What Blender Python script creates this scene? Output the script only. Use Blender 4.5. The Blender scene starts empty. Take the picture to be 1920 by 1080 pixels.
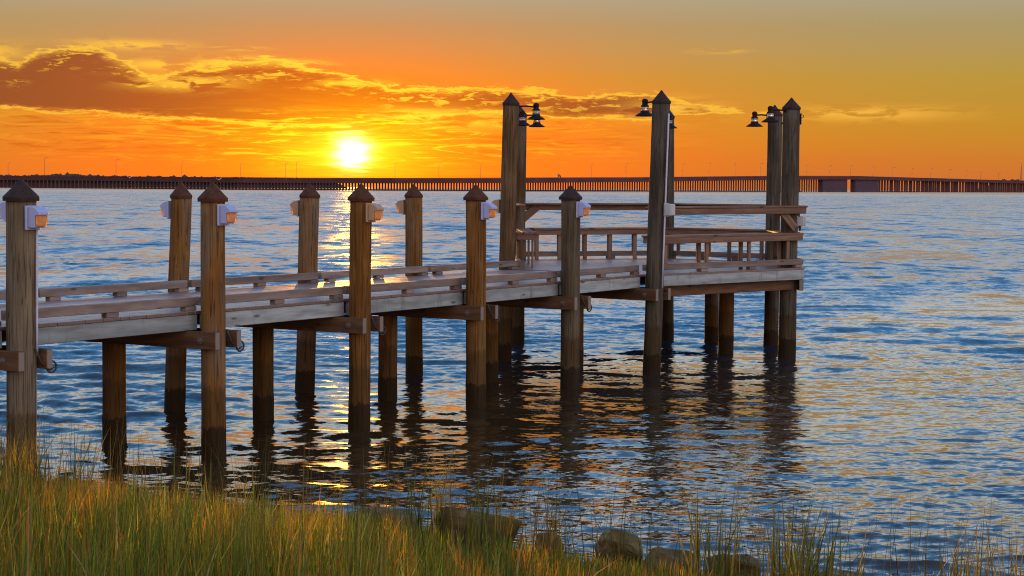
import bpy, bmesh, math, random
import numpy as np
from mathutils import Vector, Matrix, noise as mnoise

random.seed(7)
rng = np.random.default_rng(11)
S = bpy.context.scene
C = S.collection
rad = math.radians

# ------------------------------------------------------------------ camera
CAM_H = 3.3
PITCH = math.atan(187.5 / 3300.0)
ROLL = math.atan(10.5 / 1920.0)
cd = bpy.data.cameras.new('camera')
cam = bpy.data.objects.new('camera', cd)
C.objects.link(cam)
cd.sensor_width = 36.0
cd.lens = 36.0 * 3300.0 / 1920.0
cd.clip_start = 0.1
cd.clip_end = 60000.0
cam.matrix_world = (Matrix.Translation((0, 0, CAM_H)) @ Matrix.Rotation(rad(90) - PITCH, 4, 'X')
                    @ Matrix.Rotation(ROLL, 4, 'Z'))
S.camera = cam

# ------------------------------------------------------------------ colour management, sampling
S.view_settings.view_transform = 'Standard'
S.view_settings.look = 'None'
S.view_settings.gamma = 1.0
S.view_settings.exposure = 0.0
S.view_settings.use_curve_mapping = False
S.cycles.use_denoising = True
S.cycles.sample_clamp_indirect = 2.5
S.cycles.sample_clamp_direct = 12.0
S.cycles.max_bounces = 8
S.cycles.filter_width = 1.1

# ------------------------------------------------------------------ sun
SUN_AZ, SUN_EL = -5.2, 1.14            # degrees: left of straight ahead, above the horizon
sd = bpy.data.lights.new('sun', 'SUN')
sd.energy = 4.6
sd.angle = rad(0.5)
sd.color = (1.0, 0.40, 0.04)
sun = bpy.data.objects.new('sun', sd)
C.objects.link(sun)
to_sun = Vector((math.sin(rad(SUN_AZ)) * math.cos(rad(SUN_EL)), math.cos(rad(SUN_AZ)) * math.cos(rad(SUN_EL)), math.sin(rad(SUN_EL))))
sun.rotation_euler = to_sun.to_track_quat('Z', 'Y').to_euler()
sun.location = to_sun * 100


# ------------------------------------------------------------------ node helper: sockets with arithmetic
class E:
    """A socket (or a number) in a node tree, with operators that add Math nodes."""
    def __init__(self, nt, s): self.nt, self.s = nt, s
    def _m(self, op, *a, clamp=False):
        n = self.nt.nodes.new('ShaderNodeMath'); n.operation = op; n.use_clamp = clamp
        for i, v in enumerate((self,) + a):
            v = v.s if isinstance(v, E) else v
            if isinstance(v, (int, float)): n.inputs[i].default_value = v
            else: self.nt.links.new(v, n.inputs[i])
        return E(self.nt, n.outputs[0])
    def __add__(self, o): return self._m('ADD', o)
    __radd__ = __add__
    def __sub__(self, o): return self._m('SUBTRACT', o)
    def __rsub__(self, o): return E(self.nt, float(o))._m('SUBTRACT', self)
    def __mul__(self, o): return self._m('MULTIPLY', o)
    __rmul__ = __mul__
    def __truediv__(self, o): return self._m('DIVIDE', o)
    def __neg__(self): return self * -1.0
    def exp(self): return self._m('EXPONENT')
    def sqrt(self): return self._m('SQRT')
    def abs(self): return self._m('ABSOLUTE')
    def pow(self, p): return self._m('POWER', p)
    def min(self, o): return self._m('MINIMUM', o)
    def max(self, o): return self._m('MAXIMUM', o)
    def sat(self): return self._m('ADD', 0.0, clamp=True)
    def ss(self, a, b):
        """smooth step from a to b"""
        n = self.nt.nodes.new('ShaderNodeMapRange'); n.interpolation_type = 'SMOOTHSTEP'
        self.nt.links.new(self.s, n.inputs['Value'])
        lo, hi, t0, t1 = (a, b, 0.0, 1.0) if a < b else (b, a, 1.0, 0.0)
        n.inputs['From Min'].default_value = lo; n.inputs['From Max'].default_value = hi
        n.inputs['To Min'].default_value = t0; n.inputs['To Max'].default_value = t1
        return E(self.nt, n.outputs[0])


def ramp(nt, fac, stops, interp='LINEAR'):
    n = nt.nodes.new('ShaderNodeValToRGB'); n.color_ramp.interpolation = interp
    el = n.color_ramp.elements
    el.remove(el[1])
    for i, (p, c) in enumerate(stops):
        if i == 0: e = el[0]; e.position = p
        else: e = el.new(p)
        e.color = (c, c, c, 1) if isinstance(c, (int, float)) else (*c, 1)
    nt.links.new(fac.s if isinstance(fac, E) else fac, n.inputs[0])
    return n.outputs[0]


def mixc(nt, fac, a, b, mode='MIX'):
    n = nt.nodes.new('ShaderNodeMix'); n.data_type = 'RGBA'; n.blend_type = mode; n.clamp_factor = True
    for sock, v in ((n.inputs[0], fac), (n.inputs[6], a), (n.inputs[7], b)):
        if isinstance(v, E): v = v.s
        if isinstance(v, (int, float)): sock.default_value = v
        elif isinstance(v, tuple): sock.default_value = (*v, 1)
        else: nt.links.new(v, sock)
    return n.outputs[2]


def comb(nt, x, y, z):
    n = nt.nodes.new('ShaderNodeCombineXYZ')
    for i, v in enumerate((x, y, z)):
        v = v.s if isinstance(v, E) else v
        if isinstance(v, (int, float)): n.inputs[i].default_value = v
        else: nt.links.new(v, n.inputs[i])
    return n.outputs[0]


def noise(nt, vec, scale, detail=3.0, rough=0.5, dist=0.0, color=False):
    n = nt.nodes.new('ShaderNodeTexNoise')
    n.inputs['Scale'].default_value = scale; n.inputs['Detail'].default_value = detail
    n.inputs['Roughness'].default_value = rough; n.inputs['Distortion'].default_value = dist
    nt.links.new(vec.s if isinstance(vec, E) else vec, n.inputs['Vector'])
    return n.outputs['Color'] if color else E(nt, n.outputs['Fac'])


def split(nt, v):
    n = nt.nodes.new('ShaderNodeSeparateXYZ'); nt.links.new(v, n.inputs[0])
    return [E(nt, o) for o in n.outputs]


def mapping(nt, vec, scale=(1, 1, 1), loc=(0, 0, 0)):
    n = nt.nodes.new('ShaderNodeMapping'); nt.links.new(vec, n.inputs[0])
    n.inputs['Scale'].default_value = scale; n.inputs['Location'].default_value = loc
    return n.outputs[0]


# ------------------------------------------------------------------ sky: Nishita base, sunset colours and cloud banks by direction
W = bpy.data.worlds.new('World'); S.world = W; W.use_nodes = True
W.cycles.sampling_method = 'MANUAL'; W.cycles.sample_map_resolution = 2048
nt = W.node_tree; nt.nodes.clear()
out = nt.nodes.new('ShaderNodeOutputWorld')
tc = nt.nodes.new('ShaderNodeTexCoord')
dirv = tc.outputs['Generated']
dx, dy, dz = split(nt, dirv)
AZ = dx._m('ARCTAN2', dy) * 57.29578
EL = dz.max(-0.999).min(0.999)._m('ARCSINE') * 57.29578
dA = AZ - SUN_AZ
dE = EL - SUN_EL
r1 = (dA * dA + dE * dE * 1.3).sqrt()            # degrees from the sun
nish = nt.nodes.new('ShaderNodeTexSky'); nish.sky_type = 'NISHITA'; nish.sun_disc = False
nish.sun_elevation = rad(SUN_EL); nish.sun_rotation = rad(SUN_AZ)
bgN = nt.nodes.new('ShaderNodeBackground'); bgN.inputs[1].default_value = 0.003
nt.links.new(nish.outputs[0], bgN.inputs[0])

t = (EL / 90.0).max(0.0)
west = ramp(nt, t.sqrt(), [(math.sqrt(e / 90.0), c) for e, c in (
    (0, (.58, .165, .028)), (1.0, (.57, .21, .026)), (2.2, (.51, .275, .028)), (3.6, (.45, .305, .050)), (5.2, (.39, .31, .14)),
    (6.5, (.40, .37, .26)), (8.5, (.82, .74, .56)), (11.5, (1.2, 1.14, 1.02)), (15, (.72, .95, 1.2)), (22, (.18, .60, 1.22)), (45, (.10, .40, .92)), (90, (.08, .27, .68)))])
east = ramp(nt, t.sqrt(), [(math.sqrt(e / 90.0), c) for e, c in (
    (0, (1.3, 1.06, 1.02)), (8, (1.55, 1.25, 1.18)), (18, (1.4, 1.25, 1.35)), (35, (.80, .92, 1.25)), (60, (.22, .48, .98)), (90, (.08, .27, .68)))])
cosd = (dx * to_sun.x + dy * to_sun.y)
lit = (dx * math.sin(rad(115)) + dy * math.cos(rad(115))) * 0.55 + 1.0        # the open sky to the right is the brighter half
east = mixc(nt, 1.0, east, comb(nt, lit, lit, lit), 'MULTIPLY')
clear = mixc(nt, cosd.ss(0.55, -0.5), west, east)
cv = comb(nt, AZ * 0.30, EL * 1.15, 0.0)
cv2 = comb(nt, AZ * 0.55, EL * 2.6, 3.0)
n1 = noise(nt, cv, 1.0, 6.0, 0.58, 0.5)
n2 = noise(nt, cv2, 1.3, 6.0, 0.64, 0.5)
n4 = noise(nt, comb(nt, AZ * 1.1, EL * 4.6, 5.0), 1.5, 5.0, 0.62, 0.6)
n3 = noise(nt, comb(nt, AZ * 0.32, EL * 3.6, 9.0), 1.4, 5.0, 0.6, 1.6)
# the glow round the sun
g_wide = (r1 * -0.155).exp()
wob = (n3 - 0.5)
rh = ((dA * 0.62) * (dA * 0.62) + dE * dE * 2.2).sqrt() - wob * 1.3
g_mid = (rh.max(0.0) * -1.0).exp()
rc = (r1 - wob * 0.9).max(0.0)
g_in = (rc * rc * -5.5).exp()
low = EL.ss(7.5, 1.0)
clear = mixc(nt, g_wide * low * 1.35, clear, (1.5, .165, .0))
# cloud banks: A in degrees from straight ahead, E in degrees above the horizon
fA = (AZ + 40.0) / 80.0
def path(pts, k=8.0):                              # an edge E(A), from pixel-like control points given in degrees
    return E(nt, ramp(nt, fA, [((a + 40.0) / 80.0, e / k) for a, e in pts])) * k
top = path([(-40, 3.6), (-22, 3.9), (-16.7, 3.95), (-15.6, 3.7), (-14.9, 4.2), (-13.4, 4.3), (-12.6, 4.0), (-11.6, 3.35), (-10.4, 3.75), (-8, 4.0), (-6.2, 3.75), (-4.6, 3.42), (-4.1, 3.16), (0, 3.1), (4.5, 2.92), (6.6, 2.5), (14, 1.8)])
bot = path([(-40, 2.4), (-16.7, 2.5), (-11.5, 2.2), (-6.2, 1.95), (-4.5, 2.22), (-0.4, 2.5), (1.5, 2.3), (4.2, 2.32), (7, 2.5), (14, 2.4)])
body = (top - EL).min((EL - bot) * 1.6) + (n1 - 0.5) * 0.42 + 0.10 + (n2 - 0.5) * 0.8 + (n4 - 0.5) * 0.42
dens = body.ss(0.03, 0.30)
rim = body.ss(-0.04, 0.05) * body.ss(0.17, 0.07)
near = (r1 * -0.22).exp()
dark_col = mixc(nt, near * 1.25, (.22, .058, .024), (.80, .115, .0))
rim_col = mixc(nt, near * 1.6, (.88, .46, .045), (1.3, .80, .04))
sky = mixc(nt, dens * 0.94, clear, dark_col)
sky = mixc(nt, rim * 0.9, sky, rim_col)
gilt = n4.ss(0.53, 0.60) * (top - EL).ss(0.85, 0.25) * dens * n2.ss(0.42, 0.56)
sky = mixc(nt, gilt * 0.85, sky, rim_col)
# thin gold streaks under the bank
band = EL.ss(0.55, 1.2) * EL.ss(2.6, 2.1)
side = AZ.ss(9.0, -1.0)
streak = (n3.ss(0.51, 0.60)) * band * side
sky = mixc(nt, streak * (0.10 + near * 1.15).min(0.95), sky, mixc(nt, near * 1.5, (.92, .36, .02), (1.4, .92, .02)))
shade = n3.ss(0.47, 0.33) * band * side * EL.ss(0.7, 1.4)
sky = mixc(nt, shade * 0.65, sky, (.60, .105, .004))
# small torn puffs above and to the right of the bank
def puff(a, e, wa, we, th=0.55):
    m = (((AZ - a) / wa).pow(2.0) + ((EL - e) / we).pow(2.0))
    return (m * -1.0).exp() * (n2 - th + 0.28).ss(0.15, 0.27)
for a, e, wa, we in ((-12.3, 4.45, 1.7, 0.15), (-16.5, 4.15, 0.9, 0.25), (-11.4, 3.85, 1.0, 0.16), (-10.6, 3.3, 1.6, 0.24), (-9.0, 4.0, 1.3, 0.15), (-6.8, 3.95, 0.8, 0.10), (-5.2, 3.35, 1.0, 0.14),
                     (11.2, 2.42, 2.6, 0.22), (5.2, 2.55, 1.3, 0.35), (6.6, 4.42, 0.7, 0.07), (-3.2, 2.35, 1.2, .16), (-1.6, 2.2, 2.0, .28), (-8.8, 4.4, .7, .06)):
    sky = mixc(nt, puff(a, e, wa, we) * 0.9, sky, mixc(nt, near * 1.6, (.92, .46, .06), (1.3, .80, .04)))
haze_r = EL.ss(1.6, 0.2) * AZ.ss(3.0, 12.0) * (0.3 + 0.5 * n1)
sky = mixc(nt, haze_r, sky, (.62, .155, .035))
# sun: yellow halo and white core, broken a little by the streaks
sky = mixc(nt, (g_mid * 1.6).min(0.97), sky, (2.1, 1.05, .02))
core = comb(nt, g_in * 9.0, g_in * 7.0, g_in * 2.2)
sky = mixc(nt, 1.0, sky, core, 'ADD')
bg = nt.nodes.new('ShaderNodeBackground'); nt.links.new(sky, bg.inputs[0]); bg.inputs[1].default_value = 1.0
add = nt.nodes.new('ShaderNodeAddShader')
nt.links.new(bgN.outputs[0], add.inputs[0]); nt.links.new(bg.outputs[0], add.inputs[1])
nt.links.new(add.outputs[0], out.inputs[0])


# ------------------------------------------------------------------ materials
def new_mat(name):
    m = bpy.data.materials.new(name); m.use_nodes = True
    nt = m.node_tree
    return m, nt, nt.nodes['Principled BSDF']


def objco(nt): return nt.nodes.new('ShaderNodeTexCoord').outputs['Object']
def geopos(nt): return nt.nodes.new('ShaderNodeNewGeometry').outputs['Position']
def orand(nt): return E(nt, nt.nodes.new('ShaderNodeObjectInfo').outputs['Random'])


def bump(nt, b, h, strength, dist):
    n = nt.nodes.new('ShaderNodeBump'); n.inputs['Strength'].default_value = strength; n.inputs['Distance'].default_value = dist
    nt.links.new(h.s if isinstance(h, E) else h, n.inputs['Height']); nt.links.new(n.outputs[0], b.inputs['Normal'])


def wood_mat(name, dark, mid, light, rough=0.7, stain=None, knots=True, spread=0.35, endgrain=None):
    m, nt, b = new_mat(name)
    co = objco(nt); rnd = orand(nt)
    off = nt.nodes.new('ShaderNodeVectorMath'); off.operation = 'ADD'
    nt.links.new(co, off.inputs[0]); nt.links.new(comb(nt, rnd * 91.0, rnd * 37.0, rnd * 53.0), off.inputs[1])
    v = off.outputs[0]
    warp = noise(nt, mapping(nt, v, (0.9, 3.0, 3.0)), 1.6, 2.0)
    wx, wy, wz = split(nt, v)
    rings = ((wz * 34.0 + wy * 20.0 + warp * 11.0)._m('SINE') * 0.5 + 0.5)
    grain = noise(nt, mapping(nt, v, (2.0, 60.0, 60.0)), 1.0, 4.0, 0.65)
    blotch = noise(nt, mapping(nt, v, (1.4, 5.0, 5.0)), 1.5, 4.0, 0.6)
    f = grain * 0.45 + rings * 0.18 + blotch * 0.42
    col = ramp(nt, f, [(0.25, dark), (0.52, mid), (0.78, light)])
    tone = (rnd - 0.5) * spread + 1.0
    col = mixc(nt, 1.0, col, comb(nt, tone, tone, tone), 'MULTIPLY')
    if stain:
        drip = noise(nt, mapping(nt, v, (7.0, 1.2, 1.2)), 1.0, 3.0)
        col = mixc(nt, drip.ss(0.56, 0.72) * 0.6, col, stain)
    if knots:
        vo = nt.nodes.new('ShaderNodeTexVoronoi'); vo.inputs['Scale'].default_value = 1.0
        nt.links.new(mapping(nt, v, (1.7, 5.5, 5.5)), vo.inputs['Vector'])
        k = E(nt, vo.outputs['Distance']).ss(0.16, 0.06)
        col = mixc(nt, k * 0.8, col, tuple(c * 0.3 for c in dark))
    if endgrain:
        nx = split(nt, nt.nodes.new('ShaderNodeTexCoord').outputs['Normal'])[0].abs()
        col = mixc(nt, nx.ss(0.6, 0.9) * 0.85, col, endgrain)
    b.inputs['Specular IOR Level'].default_value = 0.12 if rough > 0.5 else 0.5
    nt.links.new(col, b.inputs['Base Color'])
    nt.links.new(((blotch * 0.35) + (rough - 0.17)).s, b.inputs['Roughness'])
    bump(nt, b, grain * 0.6 + rings * 0.3, 0.5, 0.004)
    return m


M = {}
M['stringer'] = wood_mat('treated_stringer_wood', (.13, .13, .115), (.225, .235, .215), (.32, .33, .30), 0.75, stain=(.12, .12, .08))
M['rail'] = wood_mat('weathered_rail_wood', (.10, .068, .052), (.175, .125, .098), (.26, .195, .155), 0.7)
M['deck'] = wood_mat('damp_deck_wood', (.17, .09, .07), (.245, .145, .115), (.31, .20, .165), 0.36, knots=False, spread=0.3, endgrain=(.10, .06, .045))
M['beam'] = wood_mat('brown_beam_wood', (.055, .025, .012), (.098, .048, .023), (.15, .078, .038), 0.8, endgrain=(.20, .165, .135))
M['bench'] = wood_mat('bench_wood', (.09, .045, .027), (.155, .085, .052), (.23, .14, .09), 0.6)


def pile_mat(name, dark, mid, light, green=0.4):
    m, nt, b = new_mat(name)
    co = objco(nt); rnd = orand(nt)
    off = nt.nodes.new('ShaderNodeVectorMath'); off.operation = 'ADD'
    nt.links.new(co, off.inputs[0]); nt.links.new(comb(nt, rnd * 51.0, rnd * 23.0, rnd * 3.0), off.inputs[1])
    v = off.outputs[0]
    z = split(nt, co)[2]
    grain = noise(nt, mapping(nt, v, (26, 26, 0.9)), 1.0, 5.0, 0.65, 0.3)
    blotch = noise(nt, mapping(nt, v, (4.0, 4.0, 1.1)), 1.2, 4.0, 0.6)
    streak = noise(nt, mapping(nt, v, (9.0, 9.0, 0.35)), 1.0, 3.0)
    col = ramp(nt, grain * 0.5 + blotch * 0.55, [(0.3, dark), (0.52, mid), (0.74, light)])
    col = mixc(nt, streak.ss(0.55, 0.7) * green, col, (.115, .10, .035))
    tone = (rnd - 0.5) * 0.5 + 1.0
    col = mixc(nt, 1.0, col, comb(nt, tone, tone, tone), 'MULTIPLY')
    grey = noise(nt, mapping(nt, v, (3.0, 3.0, 0.7)), 1.0, 4.0, 0.6).ss(0.42, 0.66) * (rnd * 7.31)._m('FRACT') * 0.55
    col = mixc(nt, grey, col, (.15, .125, .095))
    zz = z + (noise(nt, mapping(nt, v, (9, 9, 4)), 1.5, 5.0, 0.65) - 0.5) * 0.26      # tide stains
    wet1 = zz.ss(0.90, 0.80); wet2 = zz.ss(0.38, 0.34)
    col = mixc(nt, wet1 * 0.62, col, (.055, .030, .009))
    col = mixc(nt, wet2 * 0.85, col, (.020, .011, .004))
    b.inputs['Specular IOR Level'].default_value = 0.06
    crack = noise(nt, mapping(nt, v, (22, 22, 0.5)), 1.0, 2.0, 0.5, 0.8)
    ck = (crack - 0.5).abs().ss(0.025, 0.004)
    col = mixc(nt, ck * 0.65, col, (.02, .014, .009))
    nt.links.new(col, b.inputs['Base Color'])
    nt.links.new((0.8 - wet2 * 0.2).s, b.inputs['Roughness'])
    bump(nt, b, grain * 0.7 + blotch * 0.5 - ck * 0.8 + (noise(nt, mapping(nt, v, (40, 40, 40)), 1.0, 3.0)) * wet2, 0.7, 0.012)
    return m


M['pile'] = pile_mat('piling_wood', (.065, .024, .005), (.135, .054, .011), (.225, .11, .030))
M['pile_tan'] = pile_mat('tan_piling_wood', (.045, .022, .009), (.095, .050, .020), (.17, .10, .045))
M['pile_dark'] = pile_mat('dark_piling_wood', (.026, .019, .012), (.054, .041, .028), (.11, .088, .065), 0.5)
M['pile_grey'] = pile_mat('grey_piling_wood', (.055, .034, .018), (.105, .072, .040), (.19, .145, .085), 0.55)


def plain(name, col, rough=0.5, metal=0.0, var=0.25, scale=8.0, bstr=0.2):
    m, nt, b = new_mat(name)
    co = objco(nt)
    n = noise(nt, co, scale, 5.0, 0.6)
    nt.links.new(ramp(nt, n, [(0.3, tuple(c * (1 - var) for c in col)), (0.7, tuple(min(1, c * (1 + var)) for c in col))]), b.inputs['Base Color'])
    nt.links.new((n * 0.3 + (rough - 0.15)).s, b.inputs['Roughness'])
    b.inputs['Metallic'].default_value = metal
    b.inputs['Specular IOR Level'].default_value = 0.15 if rough > 0.7 else 0.5
    bump(nt, b, n, bstr, 0.004)
    return m


M['cap'] = plain('dark_pile_cap', (.030, .016, .012), 0.75, var=0.45, scale=14)
M['cap_brown'] = plain('brown_pile_cap', (.06, .022, .009), 0.75, var=0.45, scale=14)
M['white'] = plain('white_plastic', (.30, .31, .47), 0.4, var=0.06, scale=20)
M['tan_box'] = plain('tan_housing', (.35, .20, .10), 0.4, var=0.1, scale=20)
M['greybox'] = plain('grey_plastic', (.36, .35, .33), 0.5, var=0.12, scale=12)
M['black'] = plain('black_lamp_metal', (.012, .006, .006), 0.72, var=0.3, scale=20)
M['steel'] = plain('galvanized_steel', (.42, .40, .40), 0.42, metal=0.8, var=0.2, scale=20)
M['bolt'] = plain('weathered_bolt_head', (.15, .10, .085), 0.6, metal=0.3, var=0.3, scale=30)
M['rust'] = plain('dark_rusty_iron', (.05, .03, .022), 0.7, metal=0.3, var=0.4, scale=30)
M['rope'] = plain('dark_rope', (.05, .04, .03), 0.9, var=0.4, scale=60)
M['conduit'] = plain('grey_conduit', (.40, .38, .42), 0.45, var=0.12, scale=10)
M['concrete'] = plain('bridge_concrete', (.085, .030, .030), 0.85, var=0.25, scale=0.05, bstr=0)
M['fender'] = plain('fender_timber', (.075, .04, .045), 0.9, var=0.2, scale=0.1, bstr=0)
M['galv_far'] = plain('lamp_post_metal', (.14, .09, .07), 0.6, var=0.1, scale=1.0, bstr=0)
M['trees_far'] = plain('far_tree_green', (.050, .035, .016), 0.95, var=0.5, scale=0.03, bstr=0)
M['bird'] = plain('gull_feather', (.75, .72, .70), 0.8, var=0.1)
m, nt, b = new_mat('amber_lens'); M['lens'] = m
b.inputs['Base Color'].default_value = (.95, .42, .10, 1); b.inputs['Roughness'].default_value = 0.3
b.inputs['Transmission Weight'].default_value = 0.6
n = noise(nt, objco(nt), 30.0, 2.0)
nt.links.new(ramp(nt, n, [(0.3, (.85, .30, .05)), (0.7, (1, .55, .2))]), b.inputs['Base Color'])
m, nt, b = new_mat('frosted_lamp_glass'); M['glass'] = m
b.inputs['Base Color'].default_value = (.92, .90, .88, 1); b.inputs['Roughness'].default_value = 0.35
b.inputs['Transmission Weight'].default_value = 0.55
nt.links.new((noise(nt, objco(nt), 20.0, 2.0) * 0.2 + 0.25).s, b.inputs['Roughness'])

# rock
m, nt, b = new_mat('shore_rock'); M['rock'] = m
co = objco(nt); rnd = orand(nt)
off = nt.nodes.new('ShaderNodeVectorMath'); off.operation = 'ADD'
nt.links.new(co, off.inputs[0]); nt.links.new(comb(nt, rnd * 30.0, rnd * 7.0, rnd * 13.0), off.inputs[1])
v = off.outputs[0]
a1 = noise(nt, v, 3.0, 6.0, 0.65); a2 = noise(nt, v, 14.0, 5.0, 0.7); a3 = noise(nt, v, 1.4, 3.0)
col = ramp(nt, a1 * 0.6 + a2 * 0.4, [(0.32, (.026, .014, .004)), (0.5, (.095, .055, .016)), (0.72, (.30, .21, .12))])
col = mixc(nt, a3.ss(0.5, 0.62) * 0.55, col, (.10, .075, .02))
nt.links.new(col, b.inputs['Base Color']); b.inputs['Roughness'].default_value = 0.85; b.inputs['Specular IOR Level'].default_value = 0.12
bump(nt, b, a1 * 0.7 + a2 * 0.4, 0.9, 0.03)

# ground
m, nt, b = new_mat('marsh_mud'); M['mud'] = m
p = geopos(nt)
a1 = noise(nt, p, 1.7, 6.0, 0.65); a2 = noise(nt, p, 13.0, 4.0, 0.6)
nt.links.new(ramp(nt, a1 * 0.5 + a2 * 0.5, [(0.3, (.030, .022, .010)), (0.55, (.070, .055, .022)), (0.75, (.11, .085, .04))]), b.inputs['Base Color'])
b.inputs['Roughness'].default_value = 0.9
bump(nt, b, a2 + a1, 0.8, 0.03)

# grass, tone carried by each blade
def grass_mat(name):
    m = bpy.data.materials.new(name); m.use_nodes = True
    nt = m.node_tree; nt.nodes.clear()
    o = nt.nodes.new('ShaderNodeOutputMaterial')
    at = nt.nodes.new('ShaderNodeAttribute'); at.attribute_name = 'tone'
    n = noise(nt, geopos(nt), 7.0, 3.0)
    col = mixc(nt, (n - 0.4) * 1.2, at.outputs['Color'], (.12, .075, .015))
    d = nt.nodes.new('ShaderNodeBsdfPrincipled'); d.inputs['Roughness'].default_value = 0.5
    nt.links.new(col, d.inputs['Base Color'])
    tr = nt.nodes.new('ShaderNodeBsdfTranslucent')
    nt.links.new(mixc(nt, 1.0, col, (1.6, 1.5, 0.7), 'MULTIPLY'), tr.inputs[0])
    mx = nt.nodes.new('ShaderNodeMixShader'); mx.inputs[0].default_value = 0.5
    nt.links.new(d.outputs[0], mx.inputs[1]); nt.links.new(tr.outputs[0], mx.inputs[2])
    nt.links.new(mx.outputs[0], o.inputs[0])
    return m
M['grass'] = grass_mat('marsh_grass')

# water
m, nt, b = new_mat('bay_water'); M['water'] = m
p = geopos(nt)
px, py, pz = split(nt, p)
def slope(scale_xyz, s, detail=2.0, rough=0.55):
    c = noise(nt, mapping(nt, p, scale_xyz), 1.0, detail, rough, color=True)
    cx, cy, cz = split(nt, c)
    return (cx - 0.5) * s, (cy - 0.5) * s
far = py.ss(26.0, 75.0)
calm = py.ss(1900.0, 700.0)
f0x, f0y = slope((13.0, 24.0, 1), 0.18, 1.0)
f1x, f1y = slope((5.0, 9.0, 1), 0.52)                  # ripples of 10-20 cm
f2x, f2y = slope((0.9, 0.55, 1), 0.70, 3.0, 0.6)                  # half-metre chop, where the mesh is too coarse to carry it
f3x, f3y = slope((0.20, 0.075, 1), 0.56, 3.0, 0.6)                # long streaks far out
patch = noise(nt, mapping(nt, p, (0.03, 0.09, 1)), 1.0, 3.0).ss(0.35, 0.65) * 0.65 + 0.72
near_k = (1.0 - far * 0.4)
dperp = ((px + 3.65) * 0.846 - (py - 21.465) * 0.533 - 1.5).abs()
lee = dperp.ss(2.0, 7.0) * 0.4 + 0.6
sx = ((f1x + f0x) * near_k + (f2x + f3x) * far) * calm * patch * lee
sy = ((f1y + f0y) * near_k + (f2y + f3y) * far) * calm * patch * lee
geo = nt.nodes.new('ShaderNodeNewGeometry')
vm = nt.nodes.new('ShaderNodeVectorMath'); vm.operation = 'ADD'
nt.links.new(geo.outputs['Normal'], vm.inputs[0]); nt.links.new(comb(nt, -sx, (py.ss(12.0, 40.0) * calm * (lee - 0.6) * 2.5 * -0.105) - sy, 0.0), vm.inputs[1])
vn = nt.nodes.new('ShaderNodeVectorMath'); vn.operation = 'NORMALIZE'
nt.links.new(vm.outputs[0], vn.inputs[0]); nt.links.new(vn.outputs[0], b.inputs['Normal'])
nt.links.new(mixc(nt, py.ss(25.0, 46.0), (.034, .018, .007), (.005, .024, .052)), b.inputs['Base Color'])  # murky shallows; the pier's brown reflection is put into this near colour too
b.inputs['IOR'].default_value = 1.42
b.inputs['Specular IOR Level'].default_value = 0.5
nt.links.new((far * 0.13 + 0.06).s, b.inputs['Roughness'])


# ------------------------------------------------------------------ object helpers
WORLD = {}                                             # world matrix of every object made here


def link(name, data, M_=None, parent=None):
    o = bpy.data.objects.new(name, data); C.objects.link(o)
    Mw = M_ if M_ is not None else (WORLD[parent.name].copy() if parent else Matrix())
    WORLD[o.name] = Mw
    if parent:
        o.parent = parent
        o.matrix_basis = WORLD[parent.name].inverted() @ Mw
    else:
        o.matrix_basis = Mw
    return o


def tag(o, label=None, cat=None, group=None, kind=None):
    for k, v in (('label', label), ('category', cat), ('group', group), ('kind', kind)):
        if v: o[k] = v
    return o


def thing(name, loc, label, cat, group=None, rotz=0.0):
    return tag(link(name, None, Matrix.Translation(loc) @ Matrix.Rotation(rotz, 4, 'Z')), label, cat, group)


def mesh(name, verts, faces, mat=None, smooth=False):
    me = bpy.data.meshes.new(name); me.from_pydata(verts, [], faces)
    if mat: me.materials.append(mat)
    if smooth:
        me.polygons.foreach_set('use_smooth', [True] * len(me.polygons))
    me.update(); return me


def from_bm(name, bm, mat, smooth=False):
    me = bpy.data.meshes.new(name); bmesh.ops.recalc_face_normals(bm, faces=bm.faces)
    bm.to_mesh(me); bm.free()
    if mat: me.materials.append(mat)
    if smooth:
        me.polygons.foreach_set('use_smooth', [True] * len(me.polygons))
    return me


_boxes = {}


def box_mesh(l, w, h, mat, bev=0.006):
    """A bevelled box: x from 0 to l, y centred, z centred."""
    key = (round(l, 3), round(w, 3), round(h, 3), mat.name, bev)
    if key not in _boxes:
        bm = bmesh.new()
        bmesh.ops.create_cube(bm, size=1.0, matrix=Matrix.Translation((l / 2, 0, 0)) @ Matrix.Diagonal((l, w, h, 1)))
        if bev: bmesh.ops.bevel(bm, geom=bm.edges[:], offset=bev, segments=1, affect='EDGES', clamp_overlap=True)
        _boxes[key] = from_bm('board', bm, mat)
    return _boxes[key]


def frame(p, x, up=(0, 0, 1)):
    x = Vector(x).normalized(); up = Vector(up)
    y = up.cross(x)
    if y.length < 1e-4: y = Vector((0, 1, 0)).cross(x)
    y.normalize(); z = x.cross(y)
    R = Matrix((x, y, z)).transposed().to_4x4()
    return Matrix.Translation(p) @ R


def board(name, p0, p1, w, h, mat, parent, up=(0, 0, 1), bev=0.006):
    """A straight timber between two points (centre line); w across, h along up."""
    p0, p1 = Vector(p0), Vector(p1)
    return link(name, box_mesh((p1 - p0).length, w, h, mat, bev), frame(p0, p1 - p0, up), parent)


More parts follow.
